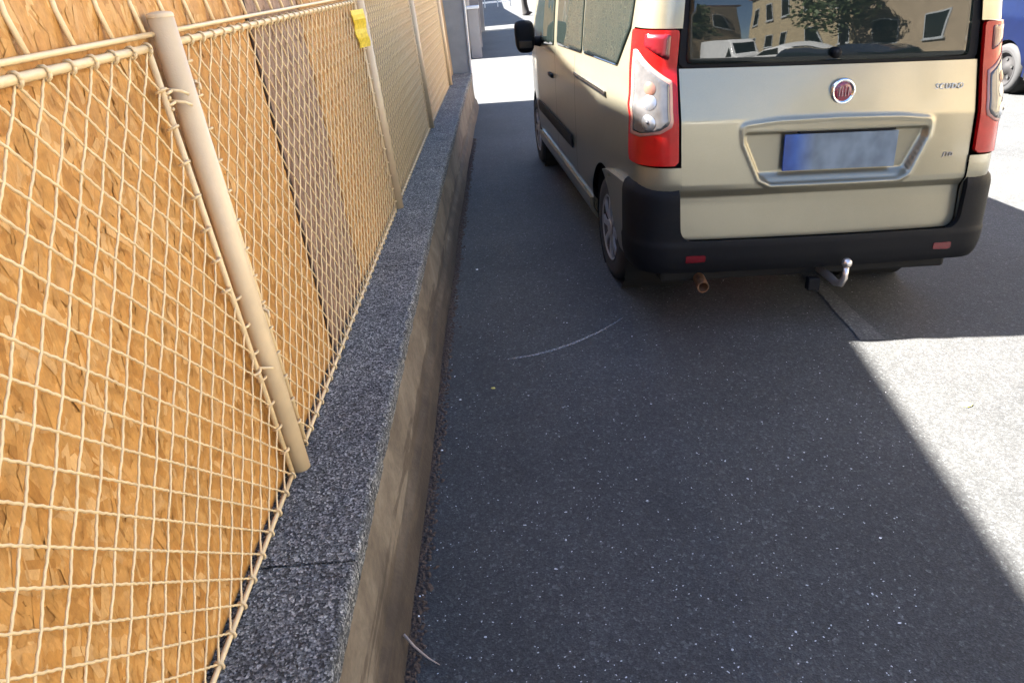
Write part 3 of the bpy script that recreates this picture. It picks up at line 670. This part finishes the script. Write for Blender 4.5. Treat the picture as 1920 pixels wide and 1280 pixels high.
# ------------------------------------------------------------------ simple cars (own outline each, parts as children)
def car(name, label, paint, loc, rz, L=4.1, Wd=.86, prof=None, wheel_mat=None, group=None, box=False):
    root = empty(name, loc, (0, 0, rz)); tag(root, label, 'van' if box else 'car', group)
    K = prof or [(-2.05, .35), (-2.06, .62), (-1.98, .86), (-1.15, .96), (-.55, 1.38), (.9, 1.46), (1.55, 1.28), (1.98, .95), (2.05, .6), (2.03, .35)]
    P = np.array(K); ky = P[:, 0]
    lo = min(ky) + .01; hi = max(ky) - .01
    topi = lambda y: float(np.interp(y, [p[0] for p in K[1:-1]] if K[0][0] >= K[1][0] else ky, [p[1] for p in K[1:-1]] if K[0][0] >= K[1][0] else P[:, 1]))
    wy = (hi - .80, lo + .78)
    wy = (wy[1], wy[0])
    belt = .92
    def W(y, z):
        w = Wd * (1 - .10 * (abs(y) / (hi)) ** 4)
        if z > belt: w -= .30 * (z - belt) * (0.45 if box else 1)
        if z < .4: w -= .03
        return w
    def fm(sg):
        def f(y, v):
            T = topi(y); sh = max(.34, T - .10)
            if v <= .75: z = .24 + (sh - .24) * v / .75; return (sg * W(y, z), y, z)
            ph = (v - .75) / .25 * PI / 2; return (sg * W(y, sh) * max(0, math.cos(ph)) ** .6, y, sh + (T - sh) * math.sin(ph) ** .6)
        return f
    for sg in (-1, 1):
        f = fm(sg)
        def sd(y, v, f=f): p = f(y, v); return -min(math.hypot(p[1] - w_, p[2] - .31) - .355 for w_ in wy)
        grid('body_side', lin(lo, hi, .045), lin(0, .75, .03) + lin(.78, 1, .03), f, sd, paint, root, flip=(sg < 0))
        g0, g1 = (lo + .55, hi - 1.15) if not box else (hi - 1.6, hi - .9)
        def sw(y, z, sg=sg): return (sg * (W(y, z) + .004), y, z)
        tz = lambda y: topi(y) - .13
        grid('side_window', lin(lo + .3, hi - .3, .04), lin(belt, 1.75 if box else 1.4, .03), sw, lambda y, z: max(belt + .03 - z, z - tz(y), (lo + .5 if not box else hi - 1.7) - y + .3 * (z - belt), y - (hi - (.95 if not box else .75)) + .9 * (z - belt)), M['glass'], root, flip=(sg < 0))
        grid('sill_trim', [lo + 1.2, hi - 1.2], [.24, .30], lambda y, z, sg=sg: (sg * (W(y, z) + .01), y, z), None, M['black'], root, flip=(sg < 0))
        for w_ in wy:
            w = empty('wheel', (sg * (Wd - .11), w_, .31)); w.parent = root
            MB().lathe([(-.09, .20), (-.095, .26), (-.08, .30), (-.04, .31), (.04, .31), (.08, .30), (.095, .26), (.09, .20)], 36, 0).build('tyre', M['rubber'], w, True)
            mb = MB(); mb.lathe([(sg * .085, .235), (sg * .098, .228), (sg * .088, .200), (sg * .05, .185), (sg * .04, .14), (sg * .055, .12), (sg * .060, .075), (sg * .085, .06), (sg * .09, .001)], 36, 0); mb.build('rim', wheel_mat or M['steel'], w, True)
            mb = MB()
            for k in range(5):
                a = 2 * PI * k / 5 + .3; MB().lathe([(sg * .070, .026), (sg * .066, .001)], 12, 0, (0, .122 * math.cos(a), .122 * math.sin(a))).build('rim_hole', M['seam'], w)
            MB().lathe([(sg * .2 * -1, .35), (sg * .06, .35)], 24, 0, (0, 0, 0)).build('wheel_housing', M['dark'], w)
    MB().box((-Wd + .08, lo + .1, .2), (Wd - .08, hi - .1, .36)).build('underbody', M['dark'], root)
    for e, nm, mm in ((lo, 'rear_lamp', M['red']), (hi, 'headlight', M['clear'])):
        for sg in (-1, 1): MB().box((sg * (Wd - .20) - .10, e - .02, .62), (sg * (Wd - .20) + .10, e + .02, .78), .012).build(nm, mm, root, True)
    for e in (lo, hi):
        MB().box((-Wd + .06, e - .035, .30), (Wd - .06, e + .035, .56), .02).build('bumper', paint, root, True)
    # windscreen and rear glass follow the outline
    for i in range(len(K) - 1):
        (ya_, za_), (yb_, zb_) = K[i], K[i + 1]
        if min(za_, zb_) > .85 and abs(zb_ - za_) > .25:
            V = []
            for q in (.06, .5, .94):
                y_ = ya_ + (yb_ - ya_) * q; z_ = za_ + (zb_ - za_) * q + .012
                for x_ in (-.62, -.3, 0, .3, .62): V.append((x_ * Wd / .86, y_, z_ - .0 * x_ * x_))
            link('windscreen', mesh('windscreen', V, [(r * 5 + k, r * 5 + k + 1, r * 5 + k + 6, r * 5 + k + 5) for r in range(2) for k in range(4)]), M['glass'], root)
    return root
zr_ = gz(9)
car('parked_car', 'dark blue car with grey steel wheels parked across the road', M['blue'], (7.50, 8.80, zr_), 0, wheel_mat=M['darkwheel'])
car('parked_car', 'red car parked beyond the dark blue one', M['redpaint'], (7.85, 14.1, zr_), 0, group=None)
# what the rear window mirrors, behind the camera
car('parked_car', 'dark grey car parked on the road behind the viewer', M['darkgreypaint'], (5.25, -2.1, zr_), 0, wheel_mat=M['rim'])
car('parked_car', 'white car parked across the road behind the viewer', M['white'], (7.7, -8.5, zr_), 0)
bprof = [(-2.6, .4), (-2.62, 1.0), (-2.55, 2.2), (.9, 2.3), (1.35, 2.05), (1.9, 1.15), (2.5, 1.0), (2.6, .6), (2.58, .35)]
car('delivery_van', 'white delivery van parked across the road behind the viewer', M['white'], (7.7, -15, zr_), 0, prof=bprof, Wd=.95, box=True)

# ------------------------------------------------------------------ buildings
def building(name, label, x0, x1, y0, y1, h, mat, faces, eave=None, floors=2, poly=None):
    root = empty(name, ((x0 + x1) / 2, (y0 + y1) / 2, 0)); tag(root, label, 'building')
    inv = Matrix.Translation(root.location).inverted()
    def part(o, p=root):
        o.parent = p
        if p is root: o.matrix_parent_inverse = inv
        return o
    P = poly or [(x0, y0), (x1, y0), (x1, y1), (x0, y1)]
    part(MB().prism(P, 2, -.03, h - .02).build('wall', mat))
    if poly is None: P2 = [(x0 - .25, y0), (x1 + .25, y0), (x1 + .25, y1), (x0 - .25, y1)]
    else: P2 = poly
    if eave: P2 = eave
    part(MB().prism(P2, 2, h - .019, h + .14).build('roof', M['tile']))
    for face in faces:
        a0, a1 = (y0, y1) if face in '+x-x' else (x0, x1); n = int((a1 - a0) / 2.6); fl = int(h // 2.9)
        for i in range(n):
            for k in range(fl):
                a = a0 + (i + .5) * (a1 - a0) / n; z = 1.0 + 2.9 * k
                def bx(da, dz0, dz1, d0, d1):
                    if face == '-x': return (x0 - d1, a - da, z + dz0), (x0 - d0, a + da, z + dz1)
                    if face == '+x': return (x1 + d0, a - da, z + dz0), (x1 + d1, a + da, z + dz1)
                    if face == '-y': return (a - da, y0 - d1, z + dz0), (a + da, y0 - d0, z + dz1)
                    return (a - da, y1 + d0, z + dz0), (a + da, y1 + d1, z + dz1)
                w = part(MB().box(*bx(.55, 0, 1.4, .002, .05)).build('window', M['gatelight']))
                MB().box(*bx(.47, .08, 1.32, .052, .06)).build('pane', M['glass'], w).matrix_parent_inverse = Matrix()
                MB().box(*bx(.62, -.08, -.003, .002, .12)).build('sill', M['gatelight'], w)
    return root
EZ = 5.5
def xe(xg): return xg - .90 * (EZ + .14)
def ye(yg): return yg + .13 * (EZ + .14)
e1 = [(xe(1.42), -14), (xe(1.375), ye(1.0)), (xe(1.665), ye(3.35)), (xe(1.54), ye(4.3)), (xe(1.5), ye(11.33)), (-10, ye(11.33)), (-10, -14)]
w1 = [(x + (-.0 if x > -9 else .0) - (.25 if x > -9 else 0), y) for x, y in e1]
building('site_building', 'flat roofed building set back behind the board hoarding', -10, -2.6, -14, 11.8, EZ, M['render3'], (), eave=e1, poly=w1)
e2 = [(xe(1.7), ye(17.95)), (xe(1.7), ye(26)), (-10, ye(26)), (-10, ye(17.95))]
w2 = [(-10, ye(17.95) + .02), (-2.2, ye(17.95) + .02), (-2.2, ye(26) - .02), (-10, ye(26) - .02)]
building('site_building', 'second flat roofed building beyond the open gateway', -10, -2.2, 18.4, 26.5, EZ, M['render3'], (), eave=e2, poly=w2)
e3 = [(xe(1.25), ye(28.6)), (xe(.5), ye(41)), (xe(.5), 70), (-10, 70), (-10, ye(28.6))]
w3 = [(x - (.2 if x > -9 else 0), y) for x, y in e3]
building('site_building', 'farthest flat roofed building on the left side of the street', -10, -3, 29, 70, EZ, M['render3'], (), eave=e3, poly=w3)
for k, (a, b, hh, mm, lb) in enumerate(((-26, -12, 6.4, 'render2', 'pale yellow two storey house behind the viewer'), (-12, 1, 5.9, 'render', 'beige two storey house across the road beside the viewer'), (1.1, 15, 6.6, 'render2', 'pale yellow house across the road beside the blue car'), (15.1, 32, 6.0, 'render', 'beige house across the road beyond the red car'), (32.1, 60, 6.6, 'render2', 'farthest pale house across the road'))):
    building('town_house', lb, 13, 21, a, b - .1, hh, M[mm], ('-x',))
building('town_house', 'beige house closing the street behind the viewer', -6, 12.9, -36, -28, 6.2, M['render'], ('+y',))

# ------------------------------------------------------------------ gate post, second wall, railing, trunk
gp = empty('gate_post', (-.49, 11.42, 0)); tag(gp, 'tall grey metal gate post at the far end of the low wall', 'gate post')
o = MB().box((-.36, -.08, -.02), (.055, .10, 2.6), .006).build('post_body', M['gatemetal'], gp)
o = MB().box((.056, -.105, -.02), (.078, .10, 2.6), .003).build('edge_strip', M['gatelight'], gp)
MB().box((-.375, -.12, 2.6), (.09, .12, 2.63), .004).build('cap', M['gatelight'], gp)
w2_ = empty('grey_wall', (-.9, 18, 0)); tag(w2_, 'grey rendered boundary wall beyond the open gateway', 'wall')
MB().box((-.1, .0, -.02), (.18, 8.2, 1.9)).build('wall_face', M['render3'], w2_); MB().box((-.14, -.03, 1.901), (.22, 8.23, 1.97), .01).build('coping', M['gatelight'], w2_)
for k, (tx_, ty_, lb) in enumerate(((6.5, -19, 'green tree behind the viewer beside the white van'), (11.2, -11, 'green tree behind the viewer in front of the beige house'))):
    tt = empty('street_tree', (tx_, ty_, gz(tx_))); tag(tt, lb, 'tree')
    MB().tube([(0, 0, 0), (.03, 0, 1.2), (0, .05, 2.4), (.1, 0, 3.6)], [.16, .12, .11, .05], 10).build('trunk', M['trunk'], tt, True)
    V = []; F = []
    for q in range(2200):
        d = rng.normal(0, 1, 3); d /= np.linalg.norm(d); c_ = np.array([0, 0, 3.9]) + d * rng.uniform(.3, 1) ** .5 * np.array([1.7, 1.7, 1.9]) * (1 + .25 * math.sin(d[0] * 5 + d[2] * 4 + k))
        a = rng.normal(0, 1, 3); a /= np.linalg.norm(a); b = np.cross(a, d); b /= np.linalg.norm(b) + 1e-9; i0 = len(V)
        V += [c_ - a * .13, c_ + b * .08, c_ + a * .13, c_ - b * .08]; F.append((i0, i0 + 1, i0 + 2, i0 + 3))
    o = link('crown', mesh('crown', V, F), M['leafg'], tt); o['kind'] = 'stuff'
for k, (yy_, hh, xx, lb) in enumerate(((18.3, 1.05, -.50, 'short grey block pillar nearest the gateway'), (20.9, 1.25, -.52, 'short grey block pillar next to the boundary wall'), (26.7, 1.0, -.50, 'farthest short grey block pillar by the wall end'))):
    p = empty('gate_pillar', (xx, yy_, 0)); tag(p, lb, 'pillar', 'short pillars in front of the grey wall')
    MB().box((-.12, -.14, -.02), (.12, .14, hh), .008).build('pillar_body', M['render3'], p); MB().box((-.15, -.17, hh + .001), (.15, .17, hh + .06), .01).build('cap', M['gatelight'], p)
rl = empty('white_railing', (0, 43.5, 0)); tag(rl, 'pale metal railing across the far end of the shaded pavement', 'railing')
for z_ in (.25, .6, 1.0): MB().box((-1.2, -.03, z_ - .04), (.9, .03, z_ + .04)).build('rail', M['white'], rl)
for x_ in (-1.2, -.5, .2, .9): MB().box((x_ - .03, -.04, -.02), (x_ + .03, .04, 1.1)).build('post', M['gatelight'], rl)
tr = empty('street_tree', (1.30, 34.1, gz(1.3))); tag(tr, 'dark slender tree trunk standing on the far sunlit pavement', 'tree')
MB().tube([(.10, 0, -.02), (.03, 0, .12), (0, 0, .4), (-.06, 0, 1.2), (-.10, 0, 2.2), (-.05, .1, 3.2), (0, .1, 4.4)], [.26, .16, .13, .12, .11, .09, .03], 12).build('trunk', M['trunk'], tr, True)
V = []; F = []
for k in range(2600):
    d = rng.normal(0, 1, 3); d /= np.linalg.norm(d); r = rng.uniform(.3, 1) ** .5; c_ = np.array([0, .1, 4.6]) + d * r * np.array([1.3, 1.3, 1.5]) * (1 + .25 * math.sin(d[0] * 5 + d[2] * 4))
    a = rng.normal(0, 1, 3); a /= np.linalg.norm(a); b = np.cross(a, d); b /= np.linalg.norm(b) + 1e-9; s_ = .09; i0 = len(V)
    V += [c_ - a * s_, c_ + b * s_ * .6, c_ + a * s_, c_ - b * s_ * .6]; F.append((i0, i0 + 1, i0 + 2, i0 + 3))
o = link('crown', mesh('crown', V, F), M['leafg'], tr); o['kind'] = 'stuff'

# ------------------------------------------------------------------ small things on the pavement
def scatter(name, n, region, smin, smax, mat, flat=.35, dens=None):
    V = []; F = []
    for k in range(n):
        x, y = region(); s_ = random.uniform(smin, smax) * (1 if random.random() < .93 else 1.6); a = random.uniform(0, PI); el = random.uniform(1, 1.9); z0 = gz(x); i0 = len(V)
        for j in range(6):
            t_ = 2 * PI * j / 6; r = random.uniform(.7, 1.1); u, w = s_ * el * r * math.cos(t_), s_ * r * math.sin(t_)
            V.append((x + u * math.cos(a) - w * math.sin(a), y + u * math.sin(a) + w * math.cos(a), z0 + .0006))
        V.append((x, y, z0 + .0006 + s_ * flat)); F += [(i0 + j, i0 + (j + 1) % 6, i0 + 6) for j in range(6)]
    return tag(link(name, mesh(name, V, F), mat), kind='stuff')
def near():
    y = 1.2 + 4.2 * random.random() ** 1.6; x = random.uniform(-.40, .35 + .5 * y); return x, y
o = scatter('stone_chip', 1500, near, .0011, .0027, M['chip'], .25); o['label'] = 'tiny pale stone chips set in the pavement'; o['category'] = 'stone chips'
def foot():
    y = random.uniform(1.0, 9.0); return -.43 + bow(y) + abs(random.gauss(0, .020)) - .004, y
o = scatter('wall_foot_dirt', 5200, foot, .003, .011, M['dirt'], .6); o['label'] = 'dark crumbly dirt along the foot of the low wall'; o['category'] = 'dirt'
twig = MB().tube([(-.432, 1.545, .055), (-.40, 1.515, .035), (-.36, 1.49, .012), (-.325, 1.468, .006)], [.0045, .0038, .0028, .0012], 7).build('dry_twig', M['twig'], None, True)
tag(twig, 'thin dry twig leaning on the foot of the wall at the bottom edge', 'twig')
def scrap(x, y, s_, lb, mat=M['litter'], nm='white_scrap', cat='litter'):
    mb = MB(); V = []; 
    for j in range(7): a = 2 * PI * j / 7; r = s_ * random.uniform(.6, 1.1); V.append((r * math.cos(a) * 1.4, r * math.sin(a), random.uniform(0, .3) * s_))
    V.append((0, 0, s_ * .6)); V.append((0, 0, -.001)); F = [(j, (j + 1) % 7, 7) for j in range(7)] + [((j + 1) % 7, j, 8) for j in range(7)]
    o = link(nm, mesh(nm, V, F), mat); o.location = (x, y, gz(x) + .002); tag(o, lb, cat); return o
scrap(-.405, 1.745, .006, 'larger white scrap lying at the wall foot above the twig'); scrap(-.405, 1.66, .004, 'small white scrap at the wall foot nearest the twig')
scrap(-.385, 2.55, .006, 'white scrap at the wall foot beside the weathered base'); scrap(-.32, 2.95, .005, 'small white scrap a little out from the wall')
scrap(-.27, 4.62, .008, 'pale scrap on the pavement beside the van rear wheel'); scrap(1.16, 1.87, .005, 'white pebble near the shadow edge at the right', nm='white_pebble', cat='pebble')
scrap(-.165, 3.03, .010, 'dry yellow leaf lying on the shaded pavement', M['leaf'], 'dry_leaf', 'leaf')
scrap(1.93, 2.68, .022, 'small dry leaf on the sunlit ground', M['leaf'], 'dry_leaf', 'leaf')
# narrow strip of sunlight under the tow bar, painted as lighter asphalt colour
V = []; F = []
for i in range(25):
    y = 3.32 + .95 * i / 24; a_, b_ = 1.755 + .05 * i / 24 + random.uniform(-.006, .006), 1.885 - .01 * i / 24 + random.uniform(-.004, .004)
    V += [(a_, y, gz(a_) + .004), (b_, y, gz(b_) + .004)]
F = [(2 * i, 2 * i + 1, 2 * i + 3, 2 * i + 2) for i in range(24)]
o = link('painted_sun_strip', mesh('painted_sun_strip', V, F), asphalt('sun_strip_asphalt', (.078, .078, .076))); o['kind'] = 'structure'
# chalky scuff arc
V = []; F = []
for i in range(31):
    q = i / 30; x = -.10 + .68 * q; y = 3.31 + .02 * q + .36 * q ** 2.0; w = .004 + .008 * math.sin(PI * q)
    V += [(x, y - w, gz(x) + .003), (x, y + w, gz(x) + .003)]
F = [(2 * i, 2 * i + 2, 2 * i + 3, 2 * i + 1) for i in range(30)]
o = link('scuff_mark', mesh('scuff_mark', V, F), M['scuff']); o['kind'] = 'structure'

SC.render.engine = 'CYCLES'
SC.cycles.max_bounces = 7; SC.cycles.diffuse_bounces = 4; SC.cycles.glossy_bounces = 4
